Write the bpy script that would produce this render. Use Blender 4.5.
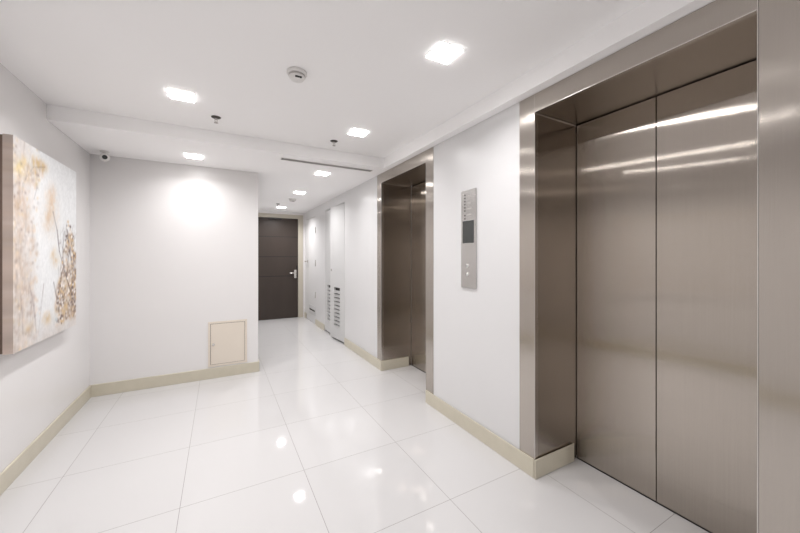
import bpy, bmesh, math, random
import numpy as np
from mathutils import Vector, Matrix

S = bpy.context.scene
COL = S.collection
for _o in list(bpy.data.objects):
    bpy.data.objects.remove(_o)

# ---------------------------------------------------------------- camera
cam_d = bpy.data.cameras.new('camera')
cam_d.sensor_fit = 'HORIZONTAL'
cam_d.sensor_width = 36.0
cam_d.lens = 330.77 / 800 * 36.0
cam_d.shift_x = -(403.29 - 400) / 800
cam_d.shift_y = (257.22 - 266.5) / 800
cam_d.clip_start = 0.05
cam = bpy.data.objects.new('camera', cam_d)
COL.objects.link(cam)
cam.location = (0, 0, 1.3)
cam.rotation_euler = (math.radians(90), 0, -0.5068)
S.camera = cam

# ---------------------------------------------------------------- world / exposure
w = bpy.data.worlds.new('world')
S.world = w
w.use_nodes = True
w.node_tree.nodes['Background'].inputs[0].default_value = (0.8, 0.8, 0.8, 1)
w.node_tree.nodes['Background'].inputs[1].default_value = 0.3
S.view_settings.view_transform = 'Standard'
S.view_settings.look = 'None'
S.view_settings.gamma = 1
S.view_settings.use_curve_mapping = False
S.view_settings.exposure = 0.52
LAMP_W = 6.6                       # power of each ceiling lamp
LAMP_COL = (1.0, 0.988, 0.995)
LAMP_SPREAD = math.radians(148)

# ---------------------------------------------------------------- dimensions (metres)
XL, XR, XD = -1.0556, 1.6234, 2.0174      # left wall, right wall, elevator door plane
YB, YE, YREAR = 4.1012, 7.341, -2.6       # wall ahead, corridor end, wall behind the camera
XB = 0.384                                # corner of the wall ahead
ZC, ZL, ZO = 2.369, 2.262, 2.155          # high ceiling, low ceiling, elevator opening
YSTEP = 3.226
XS = 1.556                                # edge of the drop along the right wall
XO = XR + 0.62                            # outside of the right wall


# ---------------------------------------------------------------- mesh helpers
class MB:
    def __init__(s):
        s.bm = bmesh.new()

    def box(s, x0, y0, z0, x1, y1, z1, bev=0.0, seg=1):
        t = bmesh.new()
        bmesh.ops.create_cube(t, size=1)
        for v in t.verts:
            v.co = Vector((x0 + (v.co.x + .5) * (x1 - x0), y0 + (v.co.y + .5) * (y1 - y0), z0 + (v.co.z + .5) * (z1 - z0)))
        if bev:
            bmesh.ops.bevel(t, geom=t.edges[:], offset=bev, segments=seg, affect='EDGES', profile=.5)
        s._merge(t)
        return s

    def _merge(s, t, m=None):
        if m is not None:
            bmesh.ops.transform(t, matrix=m, verts=t.verts[:])
        me = bpy.data.meshes.new('tmp')
        t.to_mesh(me)
        t.free()
        s.bm.from_mesh(me)
        bpy.data.meshes.remove(me)

    def lathe(s, prof, n, m):
        """profile [(r, z)...] spun about Z, then moved by matrix m"""
        t = bmesh.new()
        rings = []
        for r, z in prof:
            if r < 1e-6:
                rings.append([t.verts.new((0, 0, z))])
            else:
                rings.append([t.verts.new((r * math.cos(2 * math.pi * k / n), r * math.sin(2 * math.pi * k / n), z)) for k in range(n)])
        for a, b in zip(rings, rings[1:]):
            for k in range(n):
                k2 = (k + 1) % n
                if len(a) == 1 and len(b) > 1:
                    t.faces.new((a[0], b[k], b[k2]))
                elif len(b) == 1 and len(a) > 1:
                    t.faces.new((a[k], a[k2], b[0]))
                elif len(a) > 1:
                    t.faces.new((a[k], a[k2], b[k2], b[k]))
        bmesh.ops.recalc_face_normals(t, faces=t.faces[:])
        for f in t.faces:
            f.smooth = True
        s._merge(t, m)
        return s

    def cyl(s, p0, p1, r, n=20, r1=None):
        p0, p1 = Vector(p0), Vector(p1)
        d = p1 - p0
        q = d.to_track_quat('Z', 'Y').to_matrix().to_4x4()
        r1 = r if r1 is None else r1
        L = d.length
        e = min(r * .15, L * .2)
        return s.lathe([(0, 0), (r - e, 0), (r, e), (r1, L - e), (r1 - e, L), (0, L)], n, Matrix.Translation(p0) @ q)

    def quad_box(s, pts, thick):
        """thin slab: 4 points, extruded by vector thick"""
        t = bmesh.new()
        a = [t.verts.new(p) for p in pts]
        b = [t.verts.new(Vector(p) + Vector(thick)) for p in pts]
        t.faces.new(a)
        t.faces.new(b[::-1])
        for k in range(4):
            t.faces.new((a[k], b[k], b[(k + 1) % 4], a[(k + 1) % 4]))
        bmesh.ops.recalc_face_normals(t, faces=t.faces[:])
        s._merge(t)
        return s


def wloc(o):
    v = Vector((0, 0, 0))
    while o is not None:
        v = v + o.location
        o = o.parent
    return v


def build(name, mb, mat, parent=None, loc=None, smooth_angle=35):
    """world-coordinate shape -> one mesh object; loc (or the parent) is its origin"""
    me = bpy.data.meshes.new(name)
    org = wloc(parent) if parent else Vector(loc or (0, 0, 0))
    if parent and loc:
        org = Vector(loc)
    bmesh.ops.translate(mb.bm, vec=-org, verts=mb.bm.verts[:])
    mb.bm.to_mesh(me)
    mb.bm.free()
    me.materials.append(mat)
    o = bpy.data.objects.new(name, me)
    COL.objects.link(o)
    if parent:
        o.parent = parent
        o.location = org - wloc(parent)
    else:
        o.location = org
    return o


def thing(name, loc, label, cat, group=None, kind=None):
    o = bpy.data.objects.new(name, None)
    o.empty_display_size = 0.05
    COL.objects.link(o)
    o.location = loc
    tag(o, label, cat, group, kind)
    return o


def tag(o, label, cat, group=None, kind=None):
    o['label'] = label
    o['category'] = cat
    if group:
        o['group'] = group
    if kind:
        o['kind'] = kind


def struct(name, mb, mat, label=None, cat=None):
    o = build(name, mb, mat)
    o['kind'] = 'structure'
    if label:
        o['label'] = label
        o['category'] = cat
    return o


def copy_tree(o, parent=None):
    c = o.copy()
    COL.objects.link(c)
    if parent:
        c.parent = parent
    for ch in list(o.children):
        copy_tree(ch, c)
    return c


# ---------------------------------------------------------------- materials
def principled(name, col, rough=.5, metal=0.0, spec=.5, emit=None, estr=0.0):
    m = bpy.data.materials.new(name)
    m.use_nodes = True
    b = m.node_tree.nodes['Principled BSDF']
    b.inputs['Base Color'].default_value = (*col, 1)
    b.inputs['Roughness'].default_value = rough
    b.inputs['Metallic'].default_value = metal
    b.inputs['Specular IOR Level'].default_value = spec
    if emit:
        b.inputs['Emission Color'].default_value = (*emit, 1)
        b.inputs['Emission Strength'].default_value = estr
    return m


def mottled(name, c0, c1, scale=8.0, rough=.5, spec=.5, metal=0.0, bump=0.0, stretch=(1, 1, 1)):
    m = principled(name, c0, rough, metal, spec)
    nt = m.node_tree
    b = nt.nodes['Principled BSDF']
    tc = nt.nodes.new('ShaderNodeNewGeometry')
    mp = nt.nodes.new('ShaderNodeMapping')
    mp.inputs['Scale'].default_value = stretch
    no = nt.nodes.new('ShaderNodeTexNoise')
    no.inputs['Scale'].default_value = scale
    no.inputs['Detail'].default_value = 4
    rp = nt.nodes.new('ShaderNodeValToRGB')
    rp.color_ramp.elements[0].position = .3
    rp.color_ramp.elements[1].position = .7
    rp.color_ramp.elements[0].color = (*c0, 1)
    rp.color_ramp.elements[1].color = (*c1, 1)
    nt.links.new(tc.outputs['Position'], mp.inputs['Vector'])
    nt.links.new(mp.outputs[0], no.inputs['Vector'])
    nt.links.new(no.outputs['Fac'], rp.inputs['Fac'])
    nt.links.new(rp.outputs[0], b.inputs['Base Color'])
    if bump:
        bp = nt.nodes.new('ShaderNodeBump')
        bp.inputs['Strength'].default_value = bump
        bp.inputs['Distance'].default_value = .002
        nt.links.new(no.outputs['Fac'], bp.inputs['Height'])
        nt.links.new(bp.outputs[0], b.inputs['Normal'])
    return m


def brushed_steel(name, col, rough, aniso, horizontal=False, hair=.34):
    """hairline steel, grain running vertically: highlights spread sideways"""
    m = principled(name, col, rough, 1.0)
    nt = m.node_tree
    b = nt.nodes['Principled BSDF']
    geo = nt.nodes.new('ShaderNodeNewGeometry')
    mp = nt.nodes.new('ShaderNodeMapping')
    mp.inputs['Scale'].default_value = (1, 1, .012) if not horizontal else (1, .012, 1)
    no = nt.nodes.new('ShaderNodeTexNoise')
    no.inputs['Scale'].default_value = 260
    no.inputs['Detail'].default_value = 2
    rp = nt.nodes.new('ShaderNodeValToRGB')
    rp.color_ramp.elements[0].position = .3
    rp.color_ramp.elements[1].position = .7
    rp.color_ramp.elements[0].color = (*[c * .975 for c in col], 1)
    rp.color_ramp.elements[1].color = (*[min(1, c * 1.02) for c in col], 1)
    nt.links.new(geo.outputs['Position'], mp.inputs['Vector'])
    nt.links.new(mp.outputs[0], no.inputs['Vector'])
    nt.links.new(no.outputs['Fac'], rp.inputs['Fac'])
    nt.links.new(rp.outputs[0], b.inputs['Base Color'])
    cr = nt.nodes.new('ShaderNodeVectorMath')
    cr.operation = 'CROSS_PRODUCT'
    cr.inputs[1].default_value = (0, .002, 1) if not horizontal else (0, 1, .002)
    nt.links.new(geo.outputs['True Normal'], cr.inputs[0])
    nm = nt.nodes.new('ShaderNodeVectorMath')
    nm.operation = 'NORMALIZE'
    nt.links.new(cr.outputs[0], nm.inputs[0])
    nt.links.new(nm.outputs[0], b.inputs['Tangent'])
    # fine hairlines tip the surface a little to either side, along the tangent
    mp2 = nt.nodes.new('ShaderNodeMapping')
    mp2.inputs['Scale'].default_value = (9000, 9000, 9000)
    hl = nt.nodes.new('ShaderNodeTexWhiteNoise')
    nt.links.new(geo.outputs['Position'], mp2.inputs['Vector'])
    nt.links.new(mp2.outputs[0], hl.inputs['Vector'])
    sb = nt.nodes.new('ShaderNodeMath')
    sb.operation = 'MULTIPLY_ADD'
    sb.inputs[1].default_value = hair
    sb.inputs[2].default_value = -hair / 2
    nt.links.new(hl.outputs['Value'], sb.inputs[0])
    sc = nt.nodes.new('ShaderNodeVectorMath')
    sc.operation = 'SCALE'
    nt.links.new(nm.outputs[0], sc.inputs[0])
    nt.links.new(sb.outputs[0], sc.inputs['Scale'])
    ad = nt.nodes.new('ShaderNodeVectorMath')
    ad.operation = 'ADD'
    nt.links.new(geo.outputs['Normal'], ad.inputs[0])
    nt.links.new(sc.outputs[0], ad.inputs[1])
    nn = nt.nodes.new('ShaderNodeVectorMath')
    nn.operation = 'NORMALIZE'
    nt.links.new(ad.outputs[0], nn.inputs[0])
    nt.links.new(nn.outputs[0], b.inputs['Normal'])
    b.inputs['Anisotropic'].default_value = aniso
    b.inputs['Anisotropic Rotation'].default_value = 0.0
    return m


def floor_material():
    m = principled('polished_porcelain', (.82, .80, .785), .035, 0, .4)
    nt = m.node_tree
    b = nt.nodes['Principled BSDF']
    geo = nt.nodes.new('ShaderNodeNewGeometry')
    sep = nt.nodes.new('ShaderNodeSeparateXYZ')
    nt.links.new(geo.outputs['Position'], sep.inputs[0])

    def math_(op, a, bb):
        n = nt.nodes.new('ShaderNodeMath')
        n.operation = op
        for i, v in enumerate((a, bb)):
            if v is None:
                continue
            if isinstance(v, (int, float)):
                n.inputs[i].default_value = v
            else:
                nt.links.new(v, n.inputs[i])
        return n.outputs[0]
    T = .6309
    ds, ids = [], []
    for ax, off in (('X', -.8113), ('Y', 1.4294)):
        q = math_('DIVIDE', math_('SUBTRACT', sep.outputs[ax], off), T)
        fr = math_('FRACT', q, None)
        ds.append(math_('MULTIPLY', math_('MINIMUM', fr, math_('SUBTRACT', 1.0, fr)), T))
        ids.append(math_('FLOOR', q, None))
    d = math_('MINIMUM', ds[0], ds[1])
    grout = math_('LESS_THAN', d, .0013)
    wn = nt.nodes.new('ShaderNodeTexWhiteNoise')
    cmb = nt.nodes.new('ShaderNodeCombineXYZ')
    nt.links.new(ids[0], cmb.inputs[0])
    nt.links.new(ids[1], cmb.inputs[1])
    nt.links.new(cmb.outputs[0], wn.inputs['Vector'])
    tone = nt.nodes.new('ShaderNodeMix')
    tone.data_type = 'RGBA'
    tone.inputs['A'].default_value = (.57, .558, .555, 1)
    tone.inputs['B'].default_value = (.585, .573, .57, 1)
    nt.links.new(wn.outputs['Value'], tone.inputs['Factor'])
    mx = nt.nodes.new('ShaderNodeMix')
    mx.data_type = 'RGBA'
    mx.inputs['B'].default_value = (.24, .225, .215, 1)
    nt.links.new(tone.outputs['Result'], mx.inputs['A'])
    nt.links.new(grout, mx.inputs['Factor'])
    nt.links.new(mx.outputs['Result'], b.inputs['Base Color'])
    rg = math_('ADD', math_('MULTIPLY', grout, .5), .035)
    nt.links.new(rg, b.inputs['Roughness'])
    return m


M = dict(
    wall=mottled('wall_paint', (.75, .732, .726), (.76, .742, .736), 3, .25, .32),
    ceil=principled('ceiling_paint', (.96, .948, .945), .75, 0, .2),
    floor=floor_material(),
    skirt=mottled('beige_skirting', (.56, .518, .42), (.59, .545, .445), 14, .35, .4),
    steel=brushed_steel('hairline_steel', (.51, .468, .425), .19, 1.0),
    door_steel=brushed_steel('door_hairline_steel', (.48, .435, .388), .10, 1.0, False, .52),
    shaded_steel=brushed_steel('recess_shaded_steel', (.415, .365, .315), .15, 1.0),  # hairline steel with the shade of the recess put into its colour
    shaded_steel_h=brushed_steel('recess_shaded_steel_flat', (.37, .32, .268), .26, .85, True),  # header underside: same steel, colour darkened further for the recess shade
    wall_r=mottled('cool_wall_panel', (.675, .668, .668), (.685, .678, .678), 3, .29, .30),
    plate=brushed_steel('panel_steel', (.60, .585, .57), .26, .8),
    edge=principled('polished_edge', (.72, .69, .66), .22, 1.0),
    gap=principled('dark_gap', (.018, .015, .013), .7),
    wood=mottled('dark_brown_laminate', (.040, .030, .0245), (.048, .036, .030), 5, .35, .35, stretch=(1, 1, .15)),
    groove=principled('door_groove', (.012, .009, .008), .6),
    frame=principled('cream_door_frame', (.50, .46, .385), .4, 0, .4),
    chrome=principled('satin_chrome', (.70, .68, .65), .25, 1.0),
    hatch=mottled('cream_hatch_paint', (.71, .64, .555), (.725, .655, .57), 4, .4, .4),
    white=principled('white_enamel', (.58, .577, .573), .35, 0, .45),
    plastic=principled('white_plastic', (.78, .76, .74), .4, 0, .4),
    greyplastic=principled('grey_plastic', (.50, .47, .45), .5, 0, .4),
    bronze=principled('dark_bronze', (.06, .052, .045), .5, .3),
    dark=principled('dark_plastic', (.03, .028, .026), .25, 0, .5),
    screen=principled('display_glass', (.035, .037, .036), .12, 0, .5),
    glyph=principled('engraved_mark', (.10, .095, .09), .5),
    diff=principled('lamp_diffuser', (.9, .9, .9), .4, 0, .3, (1, .985, .975), 20.0),
    backing=mottled('dark_stained_wood', (.13, .09, .07), (.19, .135, .105), 9, .55, .3, stretch=(1, 1, .2)),
)

# ---------------------------------------------------------------- room shell
m = MB(); m.box(XL - .15, YREAR - .15, -.12, XO + .1, YE + .25, 0)
struct('floor', m, M['floor'], 'polished white square floor tiles with thin grey joints', 'floor')

m = MB()
m.box(XL, YREAR, ZC, XO, YSTEP, ZC + .25)
m.box(XL, YSTEP, ZL, XO, YE + .15, ZC + .25)
struct('ceiling', m, M['ceil'], 'white ceiling that steps down before the corridor', 'ceiling')
m = MB(); m.box(XS, YREAR, ZL, XO, YSTEP, ZC)
struct('trim_1', m, M['ceil'], 'narrow white drop of the ceiling along the elevator wall', 'ceiling trim')

m = MB(); m.box(XL - .15, YREAR, 0, XL, YE, ZC + .2)
struct('wall_left', m, M['wall'], 'white wall on the left with the painting', 'wall')
m = MB(); m.box(XL, YB, 0, XB, YE, ZL)
struct('wall_back', m, M['wall'], 'white wall ahead with the cream hatch', 'wall')
m = MB(); m.box(XL - .15, YREAR - .15, 0, XO, YREAR, ZC + .2)
struct('wall_rear', m, M['wall'])

F = .1126                                       # width of the steel posts
E1 = (.4016, 1.3274)
E2 = (2.495, 3.438)
CL0, CL1 = 4.715, 5.775                         # louvred closet
SD0, SD1 = 6.40, 7.16                           # service door
m = MB()
m.box(XR, YREAR, 0, XO, E1[0] - F, ZL)
m.box(XR, E1[1] + F, 0, XO, E2[0] - F, ZL)
m.box(XR, E2[1] + F, 0, XO, CL0, ZL)
m.box(XR, CL0, 2.125, XO, CL1, ZL)
m.box(XR + .34, CL0, 0, XO, CL1, 2.125)
m.box(XR, CL1, 0, XO, SD0, ZL)
m.box(XR, SD0, 2.10, XO, SD1, ZL)
m.box(XR + .05, SD0, 0, XO, SD1, 2.10)
m.box(XR, SD1, 0, XO, YE, ZL)
struct('wall_right', m, M['wall_r'], 'white wall on the right between and beyond the elevators', 'wall')

DX0, DX1, DZ = .578, 1.478, 2.123              # end door leaf
m = MB()
m.box(XB, YE, 0, DX0 - .1, YE + .15, ZL)
m.box(DX1 + .105, YE, 0, XO, YE + .15, ZL)
m.box(DX0 - .1, YE, DZ + .085, DX1 + .105, YE + .15, ZL)
struct('wall_end', m, M['wall'], 'wall around the dark door at the corridor end', 'wall')

BH, BT = .112, .012                             # skirting height and thickness
m = MB(); m.box(XL, YREAR, 0, XL + BT, YB, BH, .002)
struct('baseboard_left', m, M['skirt'], 'beige skirting along the left wall', 'baseboard')
m = MB(); m.box(XL + BT, YB - BT, 0, XB + BT, YB, BH, .002); m.box(XB, YB, 0, XB + BT, YE, BH, .002)
struct('baseboard_back', m, M['skirt'], 'beige skirting under the cream hatch', 'baseboard')
m = MB()
for y0, y1 in ((YREAR, E1[0] + .0), (E1[1], E2[0]), (E2[1], CL0 - .012), (CL1 + .012, SD0), (SD1, YE)):
    m.box(XR - BT, y0, 0, XR - .0045, y1, BH, .002)
for e in (E1, E2):                              # returns into the elevator recesses
    m.box(XR - BT, e[1] - .0135, 0, XD - .04, e[1] - .0045, BH, .002)
struct('baseboard_right', m, M['skirt'], 'beige skirting along the elevator wall', 'baseboard')


# ---------------------------------------------------------------- elevators
def elevator(y0, y1, seam, label):
    t = thing('elevator', (XR, (y0 + y1) / 2, 0), label, 'elevator', 'steel elevators in the right wall')
    P = .004                                    # posts stand this far off the wall
    zt = ZL - .002
    for a, b in ((y0 - F + .001, y0), (y1, y1 + F - .001)):
        build('frame_post', MB().box(XR - P, a, 0, XR + .03, b, zt, .0012), M['steel'], t)
    build('lintel', MB().box(XR - P, y0 + .0005, ZO, XR + .03, y1 - .0005, zt, .0012), M['steel'], t)
    for a, b, s in ((y0 - .03, y0 - .0002, 1), (y1 + .0002, y1 + .03, -1)):
        build('jamb_panel', MB().box(XR + .0302, a, 0, XD, b, zt), M['shaded_steel'], t)
    build('header_panel', MB().box(XR + .0302, y0, ZO, XD + .01, y1, ZO + .03), M['shaded_steel_h'], t)
    # thin bright corner beads where the posts turn into the recess
    for y, s in ((y0, 1), (y1, -1)):
        build('corner_bead', MB().box(XR - P - .0012, y - (.0035 if s < 0 else -.0002), BH if s < 0 else .0, XR - P + .004, y + (.0035 if s > 0 else -.0002), zt, .0006), M['edge'], t)
    build('header_bead', MB().box(XR - P - .001, y0 + .004, ZO - .003, XR - P + .004, y1 - .004, ZO + .001, .0005), M['edge'], t)
    build('jamb_bead', MB().box(XR + .002, y1 - .005, ZO - .011, XD - .006, y1 - .0005, ZO - .004, .001), M['edge'], t)
    g = .0035
    for a, b in ((y0 + .003, seam - g / 2), (seam + g / 2, y1 - .003)):
        build('door_panel', MB().box(XD, a, .009, XD + .03, b, ZO - .006, .0015), M['door_steel'], t)
    build('shaft_panel', MB().box(XD + .034, y0 - .03, 0, XD + .06, y1 + .03, zt, 0), M['gap'], t)
    build('sill', MB().box(XD + .002, y0, 0, XD + .033, y1, .005), M['gap'], t)
    return t


elevator(E1[0], E1[1], .8803, 'large brushed steel elevator in the foreground at the right edge')
elevator(E2[0], E2[1], (E2[0] + E2[1]) / 2, 'steel elevator farther along the wall, past the button panel, its doors mostly hidden')

# call panel between the elevators
t = thing('call_panel', (XR, 1.911, 1.07), 'tall narrow steel call panel with dark display between the elevators', 'elevator panel')
build('plate', MB().box(XR - .012, 1.828, 1.070, XR - .0005, 1.993, 1.800, .0025, 2), M['plate'], t)
build('display', MB().box(XR - .0145, 1.850, 1.405, XR - .011, 1.974, 1.571, .001), M['screen'], t)
for k in range(8):
    z = 1.765 - k * .0235 - (.012 if k > 5 else 0)
    build('indicator', MB().cyl((XR - .011, 1.949, z), (XR - .0145, 1.949, z), .0058, 12), M['dark'], t)
for k, (y, z, l) in enumerate(((1.90, 1.752, .05), (1.90, 1.70, .03), (1.895, 1.66, .05), (1.90, 1.615, .045))):
    build('engraved_line', MB().box(XR - .0128, y - l / 2, z - .0025, XR - .011, y + l / 2, z + .0025), M['greyplastic'], t)
for z in (1.235, 1.172):
    b_ = build('call_button', MB().cyl((XR - .011, 1.918, z), (XR - .016, 1.918, z), .0165, 24), M['chrome'], t)
    build('button_face', MB().cyl((XR - .015, 1.918, z), (XR - .0175, 1.918, z), .011, 20), M['white'], b_)

# ---------------------------------------------------------------- end door
t = thing('door_1', ((DX0 + DX1) / 2, YE, 0), 'dark brown door with horizontal grooves at the corridor end', 'door', None, 'structure')
build('leaf', MB().box(DX0, YE + .012, .006, DX1, YE + .055, DZ), M['wood'], t)
for z in (1.731, 1.311, .902):
    build('groove', MB().box(DX0 + .002, YE + .0095, z - .008, DX1 - .002, YE + .0125, z + .008), M['groove'], t)
for a, b in ((DX0 - .1, DX0 - .002), (DX1 + .002, DX1 + .105)):
    build('side_casing', MB().box(a, YE - .012, 0, b, YE + .10, DZ + .085, .004), M['frame'], t)
build('head_casing', MB().box(DX0 - .002, YE - .011, DZ + .002, DX1 + .002, YE + .10, DZ + .085, .004), M['frame'], t)
build('door_closer', MB().box(DX0 + .3, YE - .035, DZ - .035, DX0 + .56, YE + .011, DZ - .006, .004), M['dark'], t)
h_ = build('handle_plate', MB().box(1.398, YE - .001, .85, 1.448, YE + .012, 1.03, .004), M['chrome'], t)
mb = MB(); mb.cyl((1.423, YE, .965), (1.423, YE - .055, .965), .011); mb.cyl((1.432, YE - .05, .965), (1.295, YE - .05, .965), .0105)
build('lever', mb, M['chrome'], h_)
build('card_reader', MB().box(1.444, YE - .004, 1.05, 1.474, YE + .0118, 1.12, .004), M['dark'], t)

# service door in the right wall, near the end
t = thing('door_2', (XR, (SD0 + SD1) / 2, 0), 'flush white service door on the right wall near the corridor end', 'door', None, 'structure')
build('leaf', MB().box(XR + .002, SD0 + .004, .004, XR + .042, SD1 - .004, 2.096, .002), M['wall_r'], t)
for z in (1.826, 1.19, .57):
    mb = MB(); mb.cyl((XR - .007, SD0 + .008, z - .06), (XR - .007, SD0 + .008, z + .06), .010, 12)
    mb.box(XR - .003, SD0 + .006, z - .055, XR + .0018, SD0 + .045, z + .055, .001)
    build('hinge', mb, M['greyplastic'], t)
mb = MB(); mb.cyl((XR + .002, 7.06, 1.215), (XR - .014, 7.06, 1.215), .028, 20)
r_ = build('handle_rose', mb, M['chrome'], t)
mb = MB(); mb.cyl((XR - .012, 7.06, 1.215), (XR - .06, 7.06, 1.215), .012, 14); mb.cyl((XR - .055, 7.072, 1.215), (XR - .055, 6.94, 1.215), .011, 14)
build('lever', mb, M['chrome'], r_)
v_ = build('vent_grille', MB().box(XR - .007, 6.40 + .04, .155, XR + .0015, 6.93, .335, .003), M['white'], t)
build('vent_slot', MB().box(XR - .010, 6.46, .235, XR - .0065, 6.87, .262), M['dark'], v_)

# ---------------------------------------------------------------- louvred closet, near leaf ajar
t = thing('utility_closet', (XR, (CL0 + CL1) / 2, 0), 'white closet with two louvred doors, the nearer one slightly ajar', 'closet')
for a, b in ((CL0 + .001, CL0 + .012), (CL1 - .012, CL1 - .001)):
    build('side_frame', MB().box(XR + .002, a, .001, XR + .33, b, 2.122), M['white'], t)
build('top_frame', MB().box(XR + .002, CL0 + .013, 2.112, XR + .33, CL1 - .013, 2.122), M['white'], t)


def leaf(L, name):
    """door leaf in its own frame: x = thickness (front at x=0), y along width from hinge, z up"""
    o = bpy.data.objects.new(name, None)
    W, H = L, 2.075
    lz0, dz, n = .195, .0605, 10
    ya, yb = L * .31, L * .72
    mb = MB()
    mb.box(0, 0, 0, .03, W, lz0 - .03)
    mb.box(0, 0, lz0 - .03, .03, ya, lz0 + n * dz)
    mb.box(0, yb, lz0 - .03, .03, W, lz0 + n * dz)
    mb.box(0, 0, lz0 + n * dz, .03, W, H)
    # bars left between the slots
    for k in range(n):
        mb.box(0, ya, lz0 + k * dz - .03, .03, yb, lz0 + k * dz + .004)
    slats = []
    for k in range(n):
        z = lz0 + k * dz
        s = MB()
        s.quad_box([(-.008, ya + .002, z + .003), (-.008, yb - .002, z + .003), (.024, yb - .002, z + .008), (.024, ya + .002, z + .008)], (0, 0, .0025))
        slats.append(s)
    return mb, slats


def place_leaf(parent, L, hinge, free, lock):
    hx, hy = hinge
    fx, fy = free
    ang = math.atan2(-(fx - hx), (fy - hy))        # rotation about Z taking +y to (free-hinge)
    mat = Matrix.Translation((hx, hy, .028)) @ Matrix.Rotation(ang, 4, 'Z')
    mb, slats = leaf(L, 'door')
    bmesh.ops.transform(mb.bm, matrix=mat, verts=mb.bm.verts[:])
    d = build('door', mb, M['white'], parent)
    for s in slats:
        bmesh.ops.transform(s.bm, matrix=mat, verts=s.bm.verts[:])
        build('louvre', s, M['white'], d)
    bk = MB().box(.0302, L * .28, .15, .034, L * .75, .85)
    bmesh.ops.transform(bk.bm, matrix=mat, verts=bk.bm.verts[:])
    build('louvre_backing', bk, M['gap'], d)
    if lock:
        k = MB()
        k.cyl((.001, L * .90, 1.07), (-.006, L * .90, 1.07), .016, 18)
        k.box(-.009, L * .90 - .003, 1.055, -.004, L * .90 + .003, 1.085)
        bmesh.ops.transform(k.bm, matrix=mat, verts=k.bm.verts[:])
        build('lock', k, M['chrome'], d)


place_leaf(t, .535, (XR + .001, CL0 + .014), (XR - .056, CL0 + .014 + .532), True)
place_leaf(t, .485, (XR + .001, CL1 - .014 - .485), (XR + .001, CL1 - .014), False)

# ---------------------------------------------------------------- hatch in the wall ahead
t = thing('access_hatch', (.08, YB, .12), 'small cream access hatch low on the wall ahead, above the skirting', 'hatch')
hx0, hx1, hz0, hz1 = -.109, .269, .124, .607
mb = MB()
fw = .022
mb.box(hx0, YB - .008, hz0, hx0 + fw, YB - .0005, hz1, .0015)
mb.box(hx1 - fw, YB - .008, hz0, hx1, YB - .0005, hz1, .0015)
mb.box(hx0 + fw, YB - .008, hz0, hx1 - fw, YB - .0005, hz0 + fw, .0015)
mb.box(hx0 + fw, YB - .008, hz1 - fw, hx1 - fw, YB - .0005, hz1, .0015)
build('frame', mb, M['hatch'], t)
build('gap', MB().box(hx0 + fw, YB - .003, hz0 + fw, hx1 - fw, YB - .0006, hz1 - fw), M['backing'], t)
d_ = build('door', MB().box(hx0 + fw + .004, YB - .010, hz0 + fw + .004, hx1 - fw - .004, YB - .0035, hz1 - fw - .004, .0015), M['hatch'], t)
mb = MB(); mb.cyl((hx0 + .05, YB - .009, .362), (hx0 + .05, YB - .016, .362), .013, 18); mb.box(hx0 + .0475, YB - .019, .352, hx0 + .0525, YB - .014, .372)
build('lock', mb, M['chrome'], d_)


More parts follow.
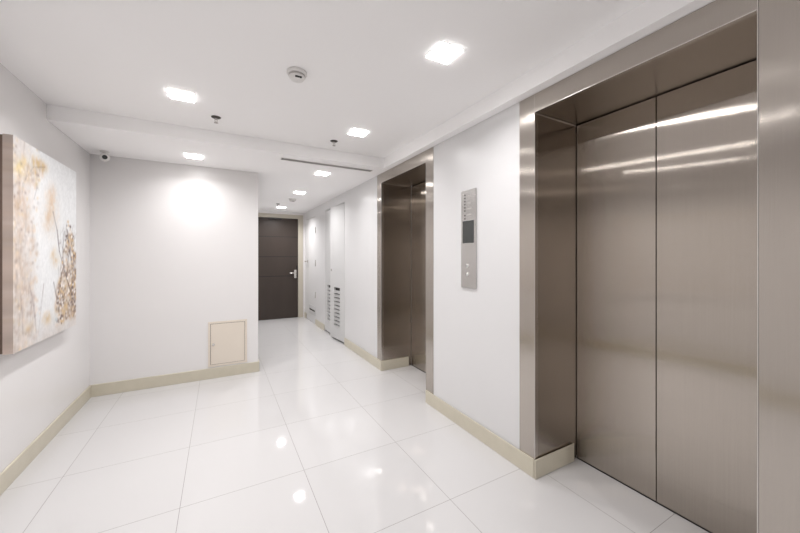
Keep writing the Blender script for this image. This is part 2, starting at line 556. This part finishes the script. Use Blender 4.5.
# ---------------------------------------------------------------- painting
def painting():
    y0, y1, z0, z1 = 2.612, 3.520, .772, 1.968
    xf, xm = XL + .070, XL + .030
    t = thing('painting', (XL, (y0 + y1) / 2, z0), 'large unframed canvas of tan and golden blossom branches on left wall', 'painting')
    NU, NV = 130, 172
    rng = np.random.default_rng(5)
    U, V = np.meshgrid((np.arange(NU) + .5) / NU, (np.arange(NV) + .5) / NV, indexing='ij')   # U: near -> far, V: up
    img = np.empty((NU, NV, 3))

    def c8(r, g, b):
        return np.array([((x / 255) ** 2.2) for x in (r, g, b)])

    def sm(n):
        a = rng.random((n, n))
        xi, yi = U * (n - 1.001), V * (n - 1.001)
        i, j = xi.astype(int), yi.astype(int)
        fx, fy = xi - i, yi - j
        fx, fy = fx * fx * (3 - 2 * fx), fy * fy * (3 - 2 * fy)
        return (a[i, j] * (1 - fx) + a[i + 1, j] * fx) * (1 - fy) + (a[i, j + 1] * (1 - fx) + a[i + 1, j + 1] * fx) * fy
    n1, n2, n3 = sm(7), sm(16), sm(48)
    img[:] = c8(224, 225, 226)
    img += ((n2 - .5) * .03)[..., None]

    def mix(col, a):
        nonlocal img
        a = np.clip(a, 0, 1)[..., None]
        img = img * (1 - a) + col * a

    def blob(u, v, su, sv, col, s, tex=.6):
        e = np.exp(-(((U - u) / su) ** 2 + ((V - v) / sv) ** 2))
        mix(col, s * e * (1 - tex + tex * 2 * n3) * (.4 + n2))

    def line(p, w, col, s):
        for (a, b), (c, d) in zip(p, p[1:]):
            du, dv = c - a, d - b
            asp = .76
            L2 = (du * asp) ** 2 + dv ** 2
            q = np.clip((((U - a) * asp) * du * asp + (V - b) * dv) / L2, 0, 1)
            dist = np.hypot((U - a - q * du) * asp, V - b - q * dv)
            mix(col, s * .7 * np.exp(-(dist / w) ** 2) * (.35 + 1.1 * n2))
    # soft washes
    mix(c8(205, 188, 176), np.clip((.30 - U) / .30, 0, 1) ** .8 * (.35 + .75 * n1) * .75)
    mix(c8(200, 186, 176), np.clip((.16 - V) / .16, 0, 1) * (.4 + .5 * n2))
    blob(.05, .45, .14, .25, c8(210, 190, 174), .6)
    blob(.10, .30, .14, .16, c8(196, 172, 150), .7)
    blob(.08, .70, .12, .20, c8(206, 182, 164), .6)
    tan, gold, pale, grey = c8(200, 172, 144), c8(212, 178, 122), c8(222, 204, 190), c8(128, 112, 108)
    # top near corner blossoms
    for k in range(26):
        blob(.05 + rng.random() * .36, .86 + rng.random() * .12 - .05, .035, .022, (gold, tan, pale, c8(222, 198, 130))[k % 4], .75)
    blob(.33, .93, .10, .03, gold, .9)
    blob(.08, .86, .07, .03, c8(226, 202, 140), .9)
    for p in (((.42, .93), (.25, .90), (.12, .80), (.05, .66)), ((.22, .97), (.16, .84), (.10, .74)), ((.3, .90), (.3, .80), (.26, .74))):
        line(p, .004, grey, .45)
    # the rising branch on the far side
    blob(.52, .74, .10, .08, c8(216, 190, 162), .85)
    blob(.50, .65, .12, .08, c8(212, 184, 154), .85)
    blob(.56, .80, .05, .05, c8(220, 190, 160), .8)
    for k in range(150):
        a = rng.random()
        u = .60 + rng.random() * .40
        v = .06 + (.12 + .46 * math.exp(-((u - .86) / .17) ** 2)) * rng.random()
        blob(u, v, .022 + .02 * rng.random(), .014 + .014 * rng.random(), (tan, gold, pale, c8(160, 132, 112), c8(196, 160, 120))[int(a * 5)], .85)
    blob(.86, .25, .12, .13, c8(204, 170, 128), .8)
    blob(.95, .12, .07, .06, c8(176, 140, 104), .8)
    blob(.58, .44, .06, .045, gold, 1.0)
    for p in (((1.0, .12), (.86, .25), (.76, .36), (.66, .48), (.62, .60), (.55, .70)), ((.92, .2), (.90, .40), (.84, .55), (.80, .64)),
              ((.80, .31), (.84, .45), (.94, .58)), ((.74, .38), (.72, .50), (.76, .60)), ((.70, .05), (.64, .16), (.56, .30)),
              ((.98, .06), (.97, .30), (.93, .52))):
        line(p, .0055, c8(104, 88, 88), 1.3)
    for k in range(90):
        u, v = .62 + rng.random() * .37, .10 + rng.random() * .52
        du, dv = (rng.random() - .3) * .08, (rng.random() + .2) * .07
        line(((u, v), (u + du, v + dv)), .003, c8(128, 106, 98), .6)
    for k in range(330):
        u = .60 + rng.random() * .39
        v = .06 + (.10 + .52 * math.exp(-((u - .84) / .16) ** 2)) * rng.random()
        blob(u, v, .012, .008, (c8(120, 100, 94), c8(150, 126, 112), c8(236, 228, 222), c8(216, 180, 128))[k % 4], 1.2)
    for k in range(70):
        u, v = rng.random() * .28, rng.random() * .95
        line(((u, v), (u + (rng.random() - .5) * .05, v + .05 + rng.random() * .08)), .006, (c8(176, 156, 146), c8(222, 208, 200))[k % 2], .6)
    for k in range(260):
        u, v = (rng.random() ** 1.6) * .34, rng.random()
        blob(u, v, .014, .009, (c8(160, 140, 130), c8(232, 224, 220), c8(206, 182, 160), c8(222, 196, 150))[k % 4], .55)
    # lower stems and loose flowers
    for p in (((.30, .02), (.26, .20), (.18, .34)), ((.32, .04), (.36, .18), (.40, .30)), ((.12, .06), (.10, .24), (.04, .38))):
        line(p, .006, c8(142, 122, 124), .6)
    blob(.19, .10, .06, .03, gold, .9)
    blob(.46, .11, .07, .032, c8(214, 182, 128), .9)
    blob(.60, .10, .04, .03, c8(206, 218, 224), .7)
    for k in range(60):
        blob(rng.random() * .3, rng.random() * .85, .03, .018, (tan, pale, c8(180, 156, 142), c8(222, 196, 170))[k % 4], .55)
    img = img * (1 + (sm(90) - .5) * .11 + (n3 - .5) * .07)[..., None]
    img = img * .74 + img.mean(2, keepdims=True) * .26
    img = np.clip(img * .97, 0, 1)

    me = bpy.data.meshes.new('canvas')
    verts, faces, cols = [], [], []
    for i in range(NU + 1):
        for j in range(NV + 1):
            verts.append((xf, y0 + (y1 - y0) * i / NU, z0 + (z1 - z0) * j / NV))
            cols.append(img[min(i, NU - 1), min(j, NV - 1)])
    A = lambda i, j: i * (NV + 1) + j
    for i in range(NU):
        for j in range(NV):
            faces.append((A(i, j), A(i + 1, j), A(i + 1, j + 1), A(i, j + 1)))
    # wrapped canvas sides: colour of the rim carried round to the back
    rim = [(i, 0) for i in range(NU + 1)] + [(NU, j) for j in range(1, NV + 1)] + [(i, NV) for i in range(NU - 1, -1, -1)] + [(0, j) for j in range(NV - 1, 0, -1)]
    base = len(verts)
    side = c8(192, 174, 163)
    for ring, x in ((0, xf), (1, xm)):
        for i, j in rim:
            verts.append((x, y0 + (y1 - y0) * i / NU, z0 + (z1 - z0) * j / NV))
            n = n2[min(i, NU - 1), min(j, NV - 1)]
            cols.append(np.clip(side * (.82 + .36 * n), 0, 1) * .75 + .25 * img[min(i, NU - 1), min(j, NV - 1)])
    R = len(rim)
    for k in range(R):
        k2 = (k + 1) % R
        faces.append((base + k, base + R + k, base + R + k2, base + k2))
    faces.append(tuple(base + R + k for k in range(R)))
    org = wloc(t)
    me.from_pydata([Vector(v) - org for v in verts], [], faces)
    at = me.color_attributes.new('paint', 'FLOAT_COLOR', 'POINT')
    at.data.foreach_set('color', np.concatenate([np.array(cols), np.ones((len(cols), 1))], 1).astype(np.float32).ravel())
    mt = principled('painted_canvas', (.8, .8, .8), .75, 0, .25)
    nd = mt.node_tree.nodes.new('ShaderNodeAttribute')
    nd.attribute_name = 'paint'
    mt.node_tree.links.new(nd.outputs['Color'], mt.node_tree.nodes['Principled BSDF'].inputs['Base Color'])
    me.materials.append(mt)
    o = bpy.data.objects.new('canvas', me)
    COL.objects.link(o)
    o.parent = t
    mb = MB()
    e = .004
    mb.box(XL + .0005, y0 + e, z0 + e, xm - .0005, y0 + .045, z1 - e)
    mb.box(XL + .0005, y1 - .045, z0 + e, xm - .0005, y1 - e, z1 - e)
    mb.box(XL + .0005, y0 + .045, z0 + e, xm - .0005, y1 - .045, z0 + .045)
    mb.box(XL + .0005, y0 + .045, z1 - .045, xm - .0005, y1 - .045, z1 - e)
    build('stretcher_frame', mb, M['backing'], t)


painting()


# ---------------------------------------------------------------- ceiling lamps
def downlight(x, y, z, label, power=1.0):
    t = thing('ceiling_downlight', (x, y, z), label, 'ceiling light', 'square recessed downlights')
    a, b = .0735, .0685
    mb = MB()
    mb.box(x - a, y - a, z - .0022, x - b, y + a, z - .0003, .001)
    mb.box(x + b, y - a, z - .0022, x + a, y + a, z - .0003, .001)
    mb.box(x - b, y - a, z - .0022, x + b, y - b, z - .0003, .001)
    mb.box(x - b, y + b, z - .0022, x + b, y + a, z - .0003)
    build('bezel', mb, M['plastic'], t)
    build('diffuser', MB().box(x - b, y - b, z - .0068, x + b, y + b, z - .0004, .002, 2), M['diff'], t)
    ld = bpy.data.lights.new('lamp', 'AREA')
    ld.shape = 'DISK'
    ld.size = .11
    ld.energy = LAMP_W * power
    ld.color = LAMP_COL
    ld.spread = LAMP_SPREAD
    lo = bpy.data.objects.new('lamp', ld)
    COL.objects.link(lo)
    lo.parent = t
    lo.location = (0, 0, -.0080)


downlight(1.03, 1.41, ZC, 'bright square downlight in front of the large elevator, nearest of the ceiling lights', .9)
downlight(1.04, 2.665, ZC, 'square downlight on the high ceiling in front of the farther elevator', .52)
downlight(-.22, 2.62, ZC, 'square downlight on the high ceiling nearest the painting', 1.35)
downlight(-.215, 3.72, ZL, 'square downlight close to the white wall ahead, above the cream hatch', .46)
downlight(1.03, 3.77, ZL, 'square downlight just past the linear air vent', .65)
downlight(1.04, 5.05, ZL, 'square downlight midway along the corridor, before the small ceiling detector', 1.0)
downlight(1.04, 6.70, ZL, 'square downlight farthest along the corridor, before the dark door', 1.7)
for x, y, s in ((-.22, 1.38, 'left of the viewpoint, toward the painting'), 
                (-.22, -1.5, 'behind the camera on the left, added as fill light'), (1.03, -1.5, 'behind the camera on the right, added as fill light')):
    downlight(x, y, ZC, 'square downlight out of frame ' + s, .7 if y > -.5 else 1.8)  # rear pair is added, unseen and stronger, to fill the near room with light

# ---------------------------------------------------------------- ceiling fittings
T_ = lambda x, y, z: Matrix.Translation((x, y, z)) @ Matrix.Rotation(math.pi, 4, 'X')      # build downwards


def detector(x, y, z, r, label):
    t = thing('smoke_detector', (x, y, z), label, 'smoke detector', 'ceiling smoke detectors')
    build('base', MB().lathe([(0, 0.0003), (r, .0003), (r, .014), (r * .93, .018), (0, .018)], 36, T_(x, y, z)), M['plastic'], t)
    build('sensor_head', MB().lathe([(0, .018), (r * .80, .018), (r * .80, .034), (r * .62, .046), (0, .048)], 36, T_(x, y, z)), M['plastic'], t)
    build('vent_ring', MB().lathe([(r * .81, .022), (r * .825, .022), (r * .825, .029), (r * .81, .029), (r * .81, .022)], 36, T_(x, y, z)), M['greyplastic'], t)
    build('status_slot', MB().box(x - r * .3, y - r * .72, z - .047, x + r * .35, y - r * .55, z - .040), M['dark'], t)


detector(.39, 1.967, ZC, .056, 'round white smoke detector on the high ceiling near its middle')
detector(1.049, 5.65, ZL, .06, 'small round detector on the low corridor ceiling between two downlights')


def sprinkler(x, y, z, label):
    t = thing('fire_sprinkler', (x, y, z), label, 'sprinkler', 'ceiling sprinklers')
    build('escutcheon', MB().lathe([(0, .0003), (.034, .0003), (.032, .004), (.018, .010), (0, .010)], 24, T_(x, y, z)), M['bronze'], t)
    mb = MB()
    mb.cyl((x, y, z - .008), (x, y, z - .020), .009, 14)
    for s in (-1, 1):
        mb.cyl((x + s * .008, y, z - .018), (x + s * .006, y, z - .040), .0025, 8)
    mb.cyl((x, y, z - .036), (x, y, z - .043), .006, 12)
    build('body', mb, M['greyplastic'], t)
    build('deflector', MB().lathe([(0, .043), (.015, .043), (.015, .0445), (0, .0445)], 20, T_(x, y, z)), M['greyplastic'], t)


sprinkler(-.024, 2.90, ZC, 'dark fire sprinkler on the high ceiling beside the downlight nearest the painting')
sprinkler(.92, 2.97, ZC, 'dark fire sprinkler on the high ceiling just before the linear air vent')
sprinkler(.919, 6.307, ZL, 'tiny fire sprinkler on the low ceiling near the dark end door')

# linear slot diffuser
t = thing('air_vent', (1.0, 3.39, ZL), 'long narrow slotted air vent on the low ceiling', 'air vent')
vx0, vx1, vy0, vy1 = .520, 1.480, 3.355, 3.427
mb = MB()
mb.box(vx0, vy0, ZL - .006, vx1, vy0 + .006, ZL - .0003, .001)
mb.box(vx0, vy1 - .006, ZL - .006, vx1, vy1, ZL - .0003, .001)
mb.box(vx0, vy0 + .006, ZL - .006, vx0 + .006, vy1 - .006, ZL - .0003, .001)
mb.box(vx1 - .006, vy0 + .006, ZL - .006, vx1, vy1 - .006, ZL - .0003, .001)
build('frame', mb, M['plastic'], t)
build('backing', MB().box(vx0 + .006, vy0 + .006, ZL - .0015, vx1 - .006, vy1 - .006, ZL - .0004), M['dark'], t)
build('divider', MB().box(vx0 + .006, 3.389, ZL - .005, vx1 - .006, 3.393, ZL - .0016), M['greyplastic'], t)
n = 46
for k in range(n):
    x = vx0 + .03 + k * (vx1 - vx0 - .06) / (n - 1)
    build('vane', MB().box(x - .0025, vy0 + .0065, ZL - .005, x + .0025, vy1 - .0065, ZL - .0017), M['greyplastic'], t)

# security camera in the corner
cx, cy = -.915, 3.95
t = thing('security_camera', (cx, cy, ZL), 'small white security camera at the corner of ceiling and wall ahead', 'security camera')
build('mount', MB().lathe([(0, .0003), (.034, .0003), (.032, .008), (.014, .012), (.010, .03), (0, .03)], 24, T_(cx, cy, ZL)), M['plastic'], t)
dirv = (Vector((.10, 2.2, 1.75)) - Vector((cx, cy, ZL - .04)))
dirv = Vector((.25, -1.0, -.22)).normalized()
c0 = Vector((cx, cy, ZL - .052)) - dirv * .055
c1 = Vector((cx, cy, ZL - .052)) + dirv * .055
b_ = build('housing', MB().cyl(c0, c1, .037, 28), M['plastic'], t)
build('lens_ring', MB().cyl(c1 - dirv * .002, c1 + dirv * .004, .032, 28), M['plastic'], b_)
build('lens', MB().cyl(c1 + dirv * .003, c1 + dirv * .009, .019, 20), M['screen'], b_)
